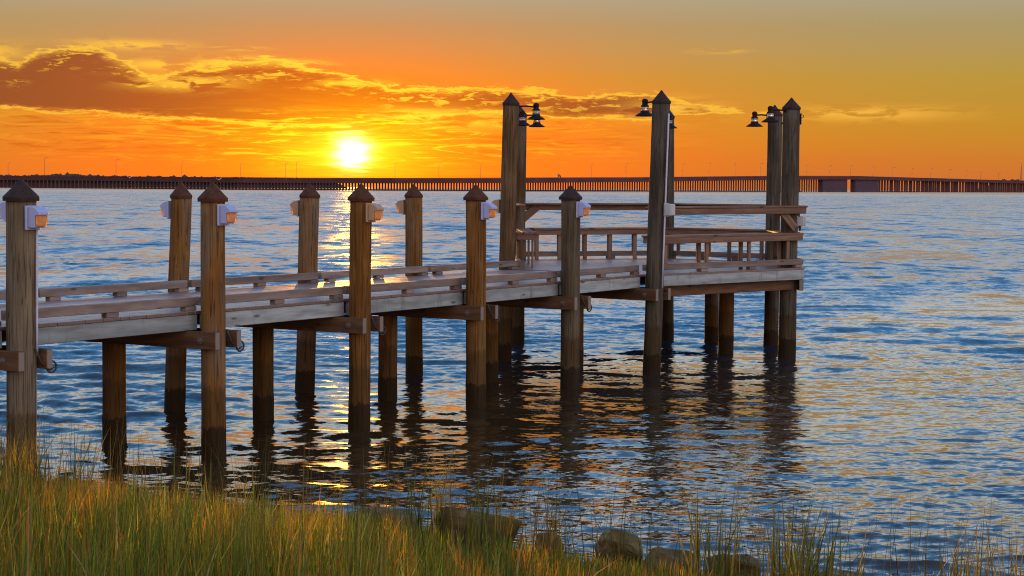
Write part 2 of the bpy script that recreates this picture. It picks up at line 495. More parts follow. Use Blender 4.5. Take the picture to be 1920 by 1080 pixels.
def lathe(profile, seg=20, M_=None, bm=None):
    bm = bm or bmesh.new(); M_ = M_ or Matrix()
    rings = []
    for r, z in profile:
        if r < 1e-5: rings.append([bm.verts.new(M_ @ Vector((0, 0, z)))])
        else: rings.append([bm.verts.new(M_ @ Vector((r * math.cos(2 * math.pi * i / seg), r * math.sin(2 * math.pi * i / seg), z))) for i in range(seg)])
    for a, b_ in zip(rings, rings[1:]):
        for i in range(seg):
            j = (i + 1) % seg
            if len(a) == 1 and len(b_) == 1: continue
            if len(a) == 1: bm.faces.new((a[0], b_[i], b_[j]))
            elif len(b_) == 1: bm.faces.new((a[i], a[j], b_[0]))
            else: bm.faces.new((a[i], a[j], b_[j], b_[i]))
    return bm


def tube(pts, r, seg=8, bm=None):
    bm = bm or bmesh.new(); pts = [Vector(p) for p in pts]; rings = []
    for i, p in enumerate(pts):
        d = (pts[min(i + 1, len(pts) - 1)] - pts[max(i - 1, 0)]).normalized()
        a = d.cross(Vector((0, 0, 1)))
        if a.length < 1e-3: a = d.cross(Vector((1, 0, 0)))
        a.normalize(); c = d.cross(a)
        rr = r[i] if isinstance(r, (list, tuple)) else r
        rings.append([bm.verts.new(p + (a * math.cos(2 * math.pi * k / seg) + c * math.sin(2 * math.pi * k / seg)) * rr) for k in range(seg)])
    for a, c in zip(rings, rings[1:]):
        for k in range(seg):
            bm.faces.new((a[k], a[(k + 1) % seg], c[(k + 1) % seg], c[k]))
    bm.faces.new(rings[0][::-1]); bm.faces.new(rings[-1])
    return bm


def torus(R, r, M_, seg=18, sub=8, arc=2 * math.pi):
    pts = [M_ @ Vector((R * math.cos(arc * i / seg), 0, R * math.sin(arc * i / seg))) for i in range(seg + 1)]
    return tube(pts, r, sub)


def prism(poly, depth, bm=None):
    """Polygon in x-z, extruded along y, centred."""
    bm = bm or bmesh.new()
    a = [bm.verts.new((x, -depth / 2, z)) for x, z in poly]; c = [bm.verts.new((x, depth / 2, z)) for x, z in poly]
    bm.faces.new(a); bm.faces.new(c[::-1])
    for i in range(len(poly)):
        j = (i + 1) % len(poly); bm.faces.new((a[i], c[i], c[j], a[j]))
    return bm


def px_to_ground(x, y, z=0.0):
    """World point at height z seen at a photo pixel (used once, to survey the place)."""
    v = Vector(((x - 960) / 3300, -(y - 540) / 3300, -1)); d = cam.matrix_world.to_3x3() @ v
    t = (z - CAM_H) / d.z
    return Vector((d.x * t, d.y * t, z))


# ------------------------------------------------------------------ water
def waves():
    zs = [11.0]
    while zs[-1] < 30000:
        z = zs[-1]; st = max(0.03, z * z / (1760 * 3.3) * 0.62)
        if z > 160: st = max(st, z * 0.06)
        zs.append(z + st)
    Y = np.array(zs); n = len(Y); nc = 620
    u = np.linspace(-1, 1, nc); u = np.sign(u) * (0.55 * np.abs(u) + 0.45 * np.abs(u) ** 2.6)
    half = 0.46 * Y + 4.0
    X = half[:, None] * u[None, :]; YY = np.repeat(Y[:, None], nc, 1)
    dY = np.gradient(Y)
    dXc = half * 2 * 0.55 / nc
    spac = np.maximum(dY, dXc * 1.2)
    Zh = np.zeros_like(X); DX = np.zeros_like(X); DY = np.zeros_like(X)
    lam = np.exp(np.linspace(np.log(0.16), np.log(3.2), 72)) * rng.uniform(0.93, 1.07, 72)
    wx = 0.35 * np.sin(X * 0.7 + 1.3 * np.sin(YY * 0.31)) + 0.25 * np.sin(YY * 0.9 + X * 0.4)
    gust = 0.85 + 0.3 * np.sin(X * 0.21 + 0.5 * np.sin(YY * 0.13)) * np.sin(YY * 0.17 + 0.8)
    dperp = (X + 3.65) * 0.846 - (YY - 21.465) * 0.533
    lee = np.exp(-(np.maximum(np.abs(dperp - 2.6) - 3.4, 0) / 2.2) ** 2) * np.clip((36 - YY) / 5, 0, 1)      # calmer water in the lee of the piles
    shelter = 1.0 - 0.46 * lee
    for L in lam:
        th = rng.normal(0.0, 0.50) + rad(-6)
        dx_, dy_ = math.sin(th), -math.cos(th)
        k = 2 * math.pi / L
        s = 0.034 * (1.0 if L < 0.9 else (0.9 / L) ** 0.7)
        a = s / k * np.clip((L / spac - 2.2) / 2.5, 0, 1)[:, None]
        ph = k * (X * dx_ + YY * dy_ + wx * 0.5) + rng.uniform(0, 6.28)
        sn, cs = np.sin(ph), np.cos(ph)
        a = a * shelter
        Zh += a * cs * gust; DX -= a * dx_ * sn * 0.8; DY -= a * dy_ * sn * 0.8
    Xo, Yo = X + DX, YY + DY
    verts = np.stack([Xo, Yo, Zh], -1).reshape(-1, 3)
    idx = np.arange(n * nc).reshape(n, nc)
    f = np.stack([idx[:-1, :-1], idx[:-1, 1:], idx[1:, 1:], idx[1:, :-1]], -1).reshape(-1, 4)
    me = bpy.data.meshes.new('water')
    me.vertices.add(len(verts)); me.vertices.foreach_set('co', verts.astype(np.float32).ravel())
    me.loops.add(f.size); me.loops.foreach_set('vertex_index', f.astype(np.int32).ravel())
    me.polygons.add(len(f)); me.polygons.foreach_set('loop_start', np.arange(0, f.size, 4, dtype=np.int32))
    me.polygons.foreach_set('loop_total', np.full(len(f), 4, np.int32))
    me.polygons.foreach_set('use_smooth', np.ones(len(f), bool))
    me.update(calc_edges=True); me.materials.append(M['water'])
    return link('water', me)
tag(waves(), 'rippled blue and gold bay water around the pier', 'water', kind='structure')

# ------------------------------------------------------------------ shore
SHORE = [(-40, 34.0), (-14, 24.0), (-8, 19.9), (-4.8, 18.3), (-3.2, 17.4), (-1.6, 16.6), (-0.2, 16.1), (0.9, 15.2), (1.9, 14.4), (3.0, 13.6), (4.5, 12.6), (8, 11.2), (40, 4.0)]
SX = np.array([p[0] for p in SHORE]); SY = np.array([p[1] for p in SHORE])
def inland(x, y): return (np.interp(x, SX, SY) - y) * 0.86
def ground_z(x, y):
    s = inland(x, y)
    z = np.where(s < 0, s * 0.35, np.where(s < 1.2, s * 0.16, 0.192 + (s - 1.2) * 0.055))
    return np.maximum(np.minimum(z, 1.3), -3.0) + 0.03 * np.sin(x * 2.1 + y) * np.sin(y * 1.7)
gx = np.linspace(-40, 40, 241); gy = np.linspace(-12, 36, 193)
GX, GY = np.meshgrid(gx, gy)
GZ = ground_z(GX, GY)
gi = np.arange(GX.size).reshape(GX.shape)
gf = np.stack([gi[:-1, :-1], gi[:-1, 1:], gi[1:, 1:], gi[1:, :-1]], -1).reshape(-1, 4)
me = mesh('ground', np.stack([GX, GY, GZ], -1).reshape(-1, 3).tolist(), gf.tolist(), M['mud'], True)
tag(link('ground', me), 'muddy grass covered bank at the water edge', 'ground', kind='structure')

# ------------------------------------------------------------------ pier: survey points (metres)
D = Vector((0.533, 0.846, 0.0)); D.normalize()              # along the walkway, away from the camera
N = Vector((D.y, -D.x, 0.0))                                # outward on the near side
front = [Vector((-6.92, 16.28, 0)), Vector((-5.289, 18.866, 0)), Vector((-3.65, 21.465, 0)), Vector((-2.086, 23.944, 0)), Vector((-0.535, 26.402, 0)), Vector((0.965, 28.779, 0)), Vector((2.486, 31.19, 0))]
back = [None, Vector((-8.10, 20.61, 0)), Vector((-6.478, 23.182, 0)), Vector((-4.935, 25.629, 0)), Vector((-3.327, 28.176, 0)), Vector((-1.706, 30.745, 0)), Vector((-0.148, 33.215, 0))]
Z_CAP0, Z_CAP1 = 1.325, 1.54
Z_STR1 = 1.735
Z_DECK = 1.775
Z_BLK1 = 1.832
Z_RAIL1 = 1.944
pier = thing('pier', (-1.3, 25.4, 0), 'weathered wooden pier on round piles running out over the water', 'pier')


def lathe_pile(base, topv, r, name, mat, label=None, capmat=None, lip=0.0, cap_h=0.23, has_cap=True):
    """One round pile, a little crooked, standing in the water; topv is where its cap begins."""
    base, topv = Vector(base), Vector(topv)
    bm = bmesh.new(); seg, nr = 22, 26
    rings = []; sd_ = random.random() * 100
    z0 = -0.9
    for i in range(nr + 1):
        t_ = i / nr; z = z0 + (topv.z - z0) * t_
        c = base.lerp(topv, (z - 0.0) / topv.z); c = Vector((c.x - base.x, c.y - base.y, z))
        c += Vector((mnoise.noise((sd_, z * 0.6, 0)), mnoise.noise((sd_, z * 0.6, 9)), 0)) * 0.012
        ring = []
        for k in range(seg):
            a = 2 * math.pi * k / seg
            rr = r * (1 + 0.03 * mnoise.noise((math.cos(a) * 1.3 + sd_, math.sin(a) * 1.3, z * 0.8)) + 0.012 * mnoise.noise((math.cos(a) * 6 + sd_, math.sin(a) * 6, z * 3)))
            if z < 0.38: rr *= 1.0 + 0.05 * (0.5 + mnoise.noise((math.cos(a) * 4 + sd_, math.sin(a) * 4, z * 9)))
            ring.append(bm.verts.new(c + Vector((rr * math.cos(a), rr * math.sin(a), 0))))
        rings.append(ring)
    for a, c in zip(rings, rings[1:]):
        for k in range(seg):
            bm.faces.new((a[k], a[(k + 1) % seg], c[(k + 1) % seg], c[k]))
    bm.faces.new(rings[-1])
    o = link(name, from_bm(name, bm, mat, True), Matrix.Translation((base.x, base.y, 0)), pier)
    if label: o['label'] = label
    if has_cap:
        q = r * 1.03 + lip
        prof = [(r * 0.95, -0.01), (q, -0.012), (q + 0.004, 0.02), (q + 0.002, 0.034), (q * 0.66, 0.034 + (cap_h - 0.034) * 0.34), (q * 0.33, 0.034 + (cap_h - 0.034) * 0.67), (0.012, cap_h - 0.006), (0.0, cap_h)]
        link('pile_cap', from_bm('pile_cap', lathe(prof, 24), capmat or M['cap']), Matrix.Translation(topv), o)
    return o


SHORT = 3.125
def px_dx(px, at): return (px / 3300.0) * at.y              # a sideways lean seen as so many pixels
mids = [None] + [(f + b_) / 2 for f, b_ in zip(front[1:], back[1:])]
lean_f = [0, 5, 0, 4, -2, -2, 14]
rad_f = [.15, .158, .150, .148, .152, .156, .158]
for i, p in enumerate(front):
    tall = i == 6
    tp = Vector((p.x + px_dx(lean_f[i], p), p.y, 4.81 if tall else SHORT + (0.02 if i == 1 else 0)))
    lathe_pile(p, tp, rad_f[i], 'piling', M['pile_dark'] if tall else M['pile_grey'] if i in (1, 5) else M['pile'],
               'tall dark pile with a conduit and a grey box' if tall else None,
               M['cap_brown'] if i in (2, 3, 4) else M['cap'], 0.004 if tall else 0.028)
lean_b = [0, 0, -2, 15, 10, -2, 11]
rad_b = [0, .15, .15, .150, .156, .15, .15]
for i, p in enumerate(back):
    if p is None: continue
    tall = i == 6
    tp = Vector((p.x + px_dx(lean_b[i], p), p.y, 4.86 if tall else SHORT + 0.01))
    lathe_pile(p, tp, rad_b[i], 'piling', M['pile_tan'] if tall else M['pile'], 'tall brown pile at the entry of the platform' if tall else None,
               M['cap'] if tall else M['cap_brown'], 0.004)
for i, p in enumerate(mids):
    if p is None: continue
    lathe_pile(p, Vector((p.x, p.y, Z_CAP1)), 0.148, 'support_piling', M['pile'], has_cap=False)
T2, T4, T5, P7 = Vector((0.12, 37.35, 0)), Vector((3.42, 38.65, 0)), Vector((5.44, 36.80, 0)), Vector((5.43, 34.60, 0))
P6, T1 = front[6], back[6]
for nm, p, ln, h, r in (('T2', T2, 2, 4.82, .145), ('T4', T4, -3, 4.85, .145), ('T5', T5, 1, 4.83, .152), ('P7', P7, 2, 4.87, .170)):
    lathe_pile(p, Vector((p.x + px_dx(ln, p), p.y, h)), r, 'piling', M['pile_tan'] if nm == 'T2' else M['pile_dark'], 'tall dark grey pile on the outer side of the platform', M['cap'], 0.004)
for p in (Vector((4.30, 37.75, 0)), Vector((4.32, 35.40, 0))):
    lathe_pile(p, Vector((p.x, p.y, Z_CAP1)), 0.152, 'support_piling', M['pile'], has_cap=False)

# split cap beams clamped to each bent, with bolts
def cap_pair(a, c, ext0=0.24, ext1=0.16, off=0.20, both=True):
    a, c = Vector(a), Vector(c); ax = (c - a).normalized(); sidev = Vector((-ax.y, ax.x, 0))
    for s in ((-1, 1) if both else (1,)):
        p0 = a - ax * ext0 + sidev * off * s; p1 = c + ax * ext1 + sidev * off * s
        zc = (Z_CAP0 + Z_CAP1) / 2
        o = board('cap_beam', (p0.x, p0.y, zc), (p1.x, p1.y, zc), 0.085, Z_CAP1 - Z_CAP0 - 0.004, M['beam'], pier)
        for q in (a, c):
            bp = q + sidev * (off + 0.045) * s + Vector((0, 0, zc))
            R = frame(bp, sidev * s)
            bm = lathe([(0, 0.0), (0.042, 0.0), (0.042, 0.008), (0.02, 0.009), (0.02, 0.03), (0.0, 0.032)], 12, Matrix.Rotation(rad(90), 4, 'Y'))
            link('bolt', from_bm('bolt', bm, M['bolt']), R, o)
for i in range(1, 7):
    cap_pair(front[i], back[i])
cap_pair(P7, T5, 0.26, 0.26, 0.225)
cap_pair(P6 + Vector((0.3, 0.35, 0)), P7, 0.0, 0.25, 0.0, both=False) if False else None
cap_pair(T2, T4, 0.2, 0.2, 0.215)

# walkway stringers, curbs
edge_f = lambda q: q - N * 0.205                              # outer face line of the near side stringers
edge_b = lambda q: q + N * 0.205
def bay(a, c, inward, last=False, stringer=True, rail=True, nblk=3, gap0=0.03, gap1=0.06, smat=None):
    """One bay of edge timbers from a to c: rim stringer below the planks, curb rail on blocks above them. inward points to the deck."""
    a, c = Vector(a), Vector(c); ax = (c - a).normalized(); L = (c - a).length
    a2, c2 = a + ax * gap0, c - ax * gap1
    if stringer:
        zc = (Z_CAP1 + Z_STR1) / 2; o_ = inward * 0.026
        board('stringer', a2 + o_ + Vector((0, 0, zc)), c2 + o_ + Vector((0, 0, zc)), 0.05, Z_STR1 - Z_CAP1 - 0.004, smat or M['stringer'], pier)
    if rail:
        o_ = inward * 0.075; zc = (Z_BLK1 + Z_RAIL1) / 2
        board('curb_rail', a2 + o_ + Vector((0, 0, zc)), c2 + o_ + Vector((0, 0, zc)), 0.10, Z_RAIL1 - Z_BLK1 - 0.003, M['rail'], pier)
        for k in range(nblk):
            f_ = 0.30 + (L - 0.44) * k / max(1, nblk - 1)
            q = a + ax * f_ + o_ + Vector((0, 0, (Z_DECK + Z_BLK1) / 2 + 0.001))
            board('curb_block', q - ax * 0.095, q + ax * 0.095, 0.098, Z_BLK1 - Z_DECK - 0.002, M['rail'], pier, bev=0.004)
for i in range(0, 6):
    bay(edge_f(front[i]), edge_f(front[i + 1]), -N)
start_b = edge_b(back[1]) - D * 3.0
bay(start_b, edge_b(back[1]), N, smat=M['beam'])
for i in range(1, 6):
    bay(edge_b(back[i]), edge_b(back[i + 1]), N, smat=M['beam'])

# platform outline (outer face of its rim)
A_ = edge_f(front[6]) + D * 0.05
POLY = [A_, Vector((5.73, 34.47, 0)), Vector((5.73, 37.05, 0)), Vector((3.46, 38.98, 0)), Vector((-0.13, 37.62, 0)), edge_b(back[6]) + D * 0.05]
ctr = sum(POLY, Vector()) / 6
for i in range(5):
    a, c = POLY[i], POLY[i + 1]
    inw = Vector((-(c - a).y, (c - a).x, 0)).normalized()
    if inw.dot(ctr - a) < 0: inw = -inw
    bay(a, c, inw, gap0=0.0 if i else 0.10, gap1=0.0, nblk=4, smat=M['stringer'] if i == 0 else M['beam'])

# deck planks, each its own board, across the walkway and the platform
def clip(poly, p, nrm):
    outp = []
    for i in range(len(poly)):
        a, c = poly[i], poly[(i + 1) % len(poly)]
        da, dc = (a - p).dot(nrm), (c - p).dot(nrm)
        if da >= 0: outp.append(a)
        if da * dc < 0: outp.append(a.lerp(c, da / (da - dc)))
    return outp
walk_w = (edge_f(front[3]) - edge_b(back[3])).dot(N)
o0 = edge_b(back[3])
d_start = (front[0] - o0).dot(D)
d_end = (POLY[0] - o0).dot(D) - 0.02
PW = 0.140; k = 0
d_ = d_start
while d_ + PW < d_end:
    p = o0 + D * (d_ + PW / 2)
    jit = random.uniform(-0.006, 0.006)
    ln = walk_w + 0.02
    link('deck_plank', box_mesh(round(ln, 2), PW - 0.007, 0.038, M['deck'], 0.004), frame(p - N * (0.01 + jit) + Vector((0, 0, Z_DECK - 0.019 + random.uniform(-0.0015, 0.0015))), N), pier)
    d_ += PW
hull = [p.copy() for p in POLY]
while True:
    s0, s1 = d_ + 0.0035, d_ + PW - 0.0035
    pl = clip(hull, o0 + D * s0, D); pl = clip(pl, o0 + D * s1, -D) if len(pl) > 2 else pl
    if len(pl) < 3: break
    Mp = frame(o0 + D * d_ + Vector((0, 0, Z_DECK - 0.019)), N); Mi = Mp.inverted()
    bm = bmesh.new()
    lo = [bm.verts.new(Mi @ (q + Vector((0, 0, Z_DECK - 0.038)))) for q in pl]; hi = [bm.verts.new(Mi @ (q + Vector((0, 0, Z_DECK)))) for q in pl]
    bm.faces.new(lo[::-1]); bm.faces.new(hi)
    for i in range(len(pl)): bm.faces.new((lo[i], lo[(i + 1) % len(pl)], hi[(i + 1) % len(pl)], hi[i]))
    link('deck_plank', from_bm('deck_plank', bm, M['deck']), Mp, pier)
    d_ += PW

# joists below the walkway
for s in (0.25, 0.5, 0.75):
    for i in range(1, 6):
        a = front[i].lerp(back[i], s); c = front[i + 1].lerp(back[i + 1], s)
        board('joist', (a.x, a.y, (Z_CAP1 + Z_STR1) / 2), (c.x, c.y, (Z_CAP1 + Z_STR1) / 2), 0.05, Z_STR1 - Z_CAP1 - 0.006, M['beam'], pier)
for s in (0.2, 0.4, 0.6, 0.8):
    a = P6.lerp(T1, s); c = POLY[1].lerp(POLY[4], s * 0.9 + 0.05)
    board('joist', (a.x, a.y, (Z_CAP1 + Z_STR1) / 2), (c.x, c.y, (Z_CAP1 + Z_STR1) / 2), 0.05, Z_STR1 - Z_CAP1 - 0.006, M['beam'], pier)
# front beam under the platform rim
fa, fc = POLY[0] + Vector((-0.25, 0.06, 0)), POLY[1] + Vector((-0.06, 0.18, 0))
board('cap_beam', (fa.x, fa.y, 1.435), (fc.x, fc.y, 1.435), 0.085, 0.19, M['beam'], pier)

# mooring rings with rope ends on the beam tails
for i in range(1, 6):
    q = front[i] + N * 0.20 + D * 0.26 + Vector((0, 0, 1.40))
    bm = torus(0.062, 0.011, Matrix.Translation((0, 0, -0.06)) @ Matrix.Rotation(0.9, 4, 'Z'))
    o = link('mooring_ring', from_bm('mooring_ring', bm, M['rust'], True), Matrix.Translation(q), pier)
    pts = [front[i] + N * 0.17 + D * 0.05 + Vector((0, 0, 1.56)), front[i] + N * 0.19 + D * 0.12 + Vector((0, 0, 1.40)), q + Vector((-0.02, -0.02, -0.10)), q + Vector((0.03, 0, -0.06))]
    bm = tube([p - q for p in pts], 0.011, 6)
    link('rope_end', from_bm('rope_end', bm, M['rope'], True), Matrix.Translation(q), o)


# conduits: on the first pile, on the tall pile
def conduit(base, pts, r):
    bm = tube([Vector(p) - base for p in pts], r, 8)
    return link('conduit', from_bm('conduit', bm, M['conduit'], True), Matrix.Translation(base), pier)
q = front[1]
side1 = Vector((0.176, -0.02, 0))
conduit(q, [q + side1 + Vector((px_dx(4 * z / 3.1, q), 0, z)) for z in (1.48, 1.8, 2.2, 2.6, 2.86)], 0.014)
q = front[6]
conduit(q, [q + Vector((0.125 + px_dx(14 * z / 4.8, q), -0.135, z)) for z in (1.55, 2.2, 2.9, 3.6, 4.3, 4.62)], 0.016)


# ------------------------------------------------------------------ benches and leaning rails round the platform
def side_dirs(i):
    a, c = POLY[i], POLY[(i + 1) % 6]
    ax = (c - a).normalized(); inw = Vector((-ax.y, ax.x, 0))
    if inw.dot(ctr - a) < 0: inw = -inw
    return a, c, ax, inw


def bench(i, s0, s1, label, posts=(0.08, 0.36, 0.64, 0.92)):
    a, c, ax, inw = side_dirs(i); L = (c - a).length
    p0, p1 = a + ax * s0, a + ax * (L - s1)
    mid = (p0 + p1) / 2
    t_ = thing('bench', (mid.x, mid.y, Z_DECK), label, 'bench', 'benches round the pier platform')
    zt = 2.455
    for k in range(3):
        o_ = inw * (0.02 + 0.07 + k * 0.147)
        board('seat_board', p0 + o_ + Vector((0, 0, zt - 0.02)), p1 + o_ + Vector((0, 0, zt - 0.02)), 0.14, 0.04, M['bench'], t_)
    for o_ in (0.045, 0.41):
        board('seat_rail', p0 + ax * 0.02 + inw * o_ + Vector((0, 0, zt - 0.095)), p1 - ax * 0.02 + inw * o_ + Vector((0, 0, zt - 0.095)), 0.04, 0.108, M['bench'], t_)
    for e_ in (p0 + ax * 0.021, p1 - ax * 0.021):
        board('end_rail', e_ + inw * 0.066 + Vector((0, 0, zt - 0.096)), e_ + inw * 0.389 + Vector((0, 0, zt - 0.096)), 0.038, 0.104, M['bench'], t_)
    Lb = (p1 - p0).length
    for f_ in posts:
        q = p0 + ax * (Lb * f_)
        for o_, zb in ((0.088, Z_RAIL1), (0.367, Z_DECK)):
            b_ = q + inw * o_ + ax * (0.10 if o_ > 0.2 else 0)
            board('leg', b_ + Vector((0, 0, zb + 0.001)), b_ + Vector((0, 0, zt - 0.042)), 0.085, 0.042, M['bench'], t_, up=inw)
    return t_


def lean_rail(i, s0, s1, label, ends=()):
    a, c, ax, inw = side_dirs(i); L = (c - a).length
    p0, p1 = a + ax * s0, a + ax * (L - s1); mid = (p0 + p1) / 2
    t_ = thing('leaning_rail', (mid.x, mid.y, 2.85), label, 'railing', 'leaning rails between the tall piles')
    zt = 2.985
    for k in range(2):
        o_ = inw * (0.02 + k * 0.145)
        board('cap_board', p0 + o_ + Vector((0, 0, zt - 0.018)), p1 + o_ + Vector((0, 0, zt - 0.018)), 0.14, 0.036, M['bench'], t_)
    board('rail_beam', p0 + ax * 0.02 - inw * 0.005 + Vector((0, 0, zt - 0.096)), p1 - ax * 0.02 - inw * 0.005 + Vector((0, 0, zt - 0.096)), 0.042, 0.118, M['bench'], t_)
    for e_ in ends:
        q, s = (p0 + ax * 0.20, 1) if e_ == 0 else (p1 - ax * 0.24, -1)
        b0 = q + inw * 0.06 + Vector((0, 0, 2.55)); b1 = q + ax * s * 0.46 + inw * 0.06 + Vector((0, 0, zt - 0.07))
        board('brace', b0, b1, 0.04, 0.17, M['bench'], t_, up=Vector((0, 0, 1)))
    return t_


bench(0, 0.42, 0.0, 'bench along the near right side, seen from behind with its posts', (0.06, 0.33, 0.62, 0.90))
bench(1, 0.46, 0.46, 'short bench at the far right end between two tall piles', (0.15, 0.8))
bench(2, 0.0, 0.10, 'bench on the back right side, behind the near right bench')
bench(3, 0.10, 0.46, 'long bench along the back of the platform facing the viewer', (0.06, 0.24, 0.42, 0.60, 0.78, 0.94))
bench(4, 0.46, 0.60, 'bench on the left side beside the entry pile, its end towards the viewer', (0.08, 0.5, 0.94))
lean_rail(0, 0.30, 0.0, 'leaning rail along the near right side, above the bench', (1,))
lean_rail(1, 0.0, 0.0, 'short leaning rail at the far right end of the platform', (0,))
lean_rail(2, 0.0, 0.0, 'leaning rail along the back right side of the platform')
lean_rail(3, 0.0, 0.0, 'long leaning rail along the back of the platform', (1,))
lean_rail(4, 0.0, 0.75, 'leaning rail on the left side between the two paired tall piles')


# ------------------------------------------------------------------ dock light boxes on the short piles
def dock_light(p, outv, label, body='white'):
    ang = math.atan2(outv.y, outv.x)
    t_ = thing('dock_light', p, label, 'dock light', 'box lights on the short piles', ang)
    Mw = WORLD[t_.name]
    mt = M[body]
    bm = prism([(0.0, -0.13), (0.028, -0.13), (0.028, 0.13), (0.0, 0.13)], 0.20); bmesh.ops.bevel(bm, geom=bm.edges[:], offset=0.005, segments=1, affect='EDGES')
    link('back_plate', from_bm('back_plate', bm, mt), Mw, t_)
    bm = prism([(0.029, -0.105), (0.125, -0.105), (0.125, 0.03), (0.185, 0.03), (0.185, 0.066), (0.12, 0.10), (0.10, 0.118), (0.029, 0.118)], 0.155)
    bmesh.ops.bevel(bm, geom=bm.edges[:], offset=0.006, segments=1, affect='EDGES')
    link('housing', from_bm('housing', bm, mt), Mw, t_)
    bm = prism([(0.127, -0.088), (0.168, -0.088), (0.178, 0.028), (0.127, 0.028)], 0.135)
    bmesh.ops.bevel(bm, geom=bm.edges[:], offset=0.008, segments=2, affect='EDGES')
    link('lens', from_bm('lens', bm, M['lens']), Mw, t_)
    return t_
ord_f = ['', 'nearest pile, at the left edge of the photo', 'second near-side pile', 'third near-side pile, in front of the sun glitter', 'fourth near-side pile, left of the tall piles', 'near-side pile in front of the platform']
for i in range(1, 6):
    ln = px_dx(lean_f[i] * 0.93, front[i])
    dock_light(front[i] + Vector((ln, 0, 2.955)) + N * (rad_f[i] + 0.002), N, ('white box light on the ' if i != 3 else 'tan box light on the ') + ord_f[i], 'white' if i != 3 else 'tan_box')
ord_b = ['', '', 'back pile hidden behind the nearest pile', 'first back pile, left of the second near pile', 'back pile left of the sun glitter', 'back pile right of the sun glitter', 'tall entry pile, beside the fourth near pile']
for i in range(2, 7):
    ln = px_dx(lean_b[i] * 0.93, back[i]) if i < 6 else px_dx(11 * 0.6, back[i])
    dock_light(back[i] + Vector((ln, 0, 2.955)) - N * (rad_b[i] + 0.002), -N, ('white' if i < 4 else 'tan') + ' box light on the ' + ord_b[i], 'white' if i < 4 else 'tan_box')


# ------------------------------------------------------------------ barn lamps on the tall piles
def barn_lamp(pile, tip, label, zb=4.60, lean=0.0):
    tip = Vector((tip[0], tip[1], zb)); pz = Vector((pile.x + lean, pile.y, 0))
    dv = Vector((tip.x - pz.x, tip.y - pz.y, 0)); L = dv.length; dn = dv.normalized()
    t_ = thing('barn_lamp', tip, label, 'lamp', 'barn lamps on the tall piles')
    Mw = WORLD[t_.name]
    sh = [(0.175, 0.0), (0.178, 0.006), (0.12, 0.048), (0.085, 0.066), (0.075, 0.10), (0.055, 0.102), (0.055, 0.095), (0.068, 0.062), (0.11, 0.04), (0.172, 0.0), (0.175, 0.0)]
    link('shade', from_bm('shade', lathe(sh, 24), M['black'], False), Mw, t_)
    link('glass_jar', from_bm('glass_jar', lathe([(0.0, 0.05), (0.05, 0.055), (0.064, 0.10), (0.064, 0.165), (0.045, 0.175), (0.0, 0.176)], 18), M['glass'], True), Mw, t_)
    for z in (0.112, 0.142):
        link('guard_ring', from_bm('guard_ring', torus(0.072, 0.006, Matrix.Translation((0, 0, z)) @ Matrix.Rotation(rad(90), 4, 'X'), 16, 6), M['black'], True), Mw, t_)
    link('neck', from_bm('neck', lathe([(0.066, 0.166), (0.074, 0.168), (0.074, 0.19), (0.052, 0.205), (0.05, 0.25), (0.058, 0.262), (0.056, 0.285), (0.035, 0.31), (0.0, 0.318)], 18), M['black'], True), Mw, t_)
    e = pz + dn * 0.15 + Vector((0, 0, zb + 0.235))
    link('arm', from_bm('arm', tube([Vector((0, 0, 0.235)), (e - tip) * 0.5 + Vector((0, 0, 0.1175 + 0.012)), e - tip], 0.016, 8), M['black'], True), Mw, t_)
    bm = lathe([(0.0, 0.0), (0.052, 0.0), (0.05, 0.02), (0.03, 0.045), (0.0, 0.05)], 14, Matrix.Rotation(rad(90), 4, 'Y'))
    link('wall_plate', from_bm('wall_plate', bm, M['black'], True), frame(e - dn * 0.012, dn), t_)
    return t_
def pl(p, px): return px_dx(px, p)
barn_lamp(T1, (0.44, 33.55), 'upper of the two black lamps hanging right of the entry pile', lean=pl(T1, 11))
barn_lamp(T2, (0.51, 37.60), 'lower black lamp beside the paired entry piles, on the rear pile', lean=pl(T2, 2))
barn_lamp(T2, (0.20, 36.85), 'black lamp mostly hidden behind the entry pile', lean=pl(T2, 2))
barn_lamp(P6, (2.37, 31.75), 'black lamp on the left side of the middle tall pile', lean=pl(P6, 14))
barn_lamp(T4, (3.36, 37.95), 'black lamp peeking out on the right behind the middle tall pile', lean=pl(T4, -3))
barn_lamp(T5, (5.02, 36.70), 'leftmost lamp of the right pair of tall piles, against open sky', lean=pl(T5, 1))
barn_lamp(P7, (4.99, 34.25), 'lamp on the rightmost tall pile, in front of the pile behind', lean=pl(P7, 2))
barn_lamp(P7, (5.50, 35.20), 'lamp showing a sliver in the gap between the right pair of piles', lean=pl(P7, 2))


def junction_box(p, size, rotz, label, mat):
    t_ = thing('junction_box', p, label, 'junction box', None, rotz); Mw = WORLD[t_.name]
    l, w, h = size
    link('housing', box_mesh(l, w, h, mat, 0.012), Mw @ Matrix.Translation((0.0, 0, 0)), t_)
    link('cover', box_mesh(0.012, w * 0.86, h * 0.86, mat, 0.004), Mw @ Matrix.Translation((l + 0.001, 0, 0)), t_)
    link('mount_plate', box_mesh(0.012, w * 1.12, h * 1.12, M['steel'], 0.003), Mw @ Matrix.Translation((-0.013, 0, 0)), t_)
    return t_
junction_box(P6 + Vector((0.24, -0.09, 2.93)), (0.12, 0.16, 0.21), rad(-35), 'pale grey box on the middle tall pile, at the leaning rail', M['greybox'])
junction_box(P7 + Vector((0.175, -0.06, 2.68)), (0.13, 0.15, 0.19), rad(-20), 'grey box on the right side of the rightmost tall pile', M['greybox'])
t_ = thing('pile_bracket', P7 + Vector((0.175 + pl(P7, 2), 0, 4.68)), 'small dark bracket near the top of the rightmost tall pile', 'bracket')
link('plate', box_mesh(0.02, 0.08, 0.22, M['black'], 0.004), WORLD[t_.name], t_)
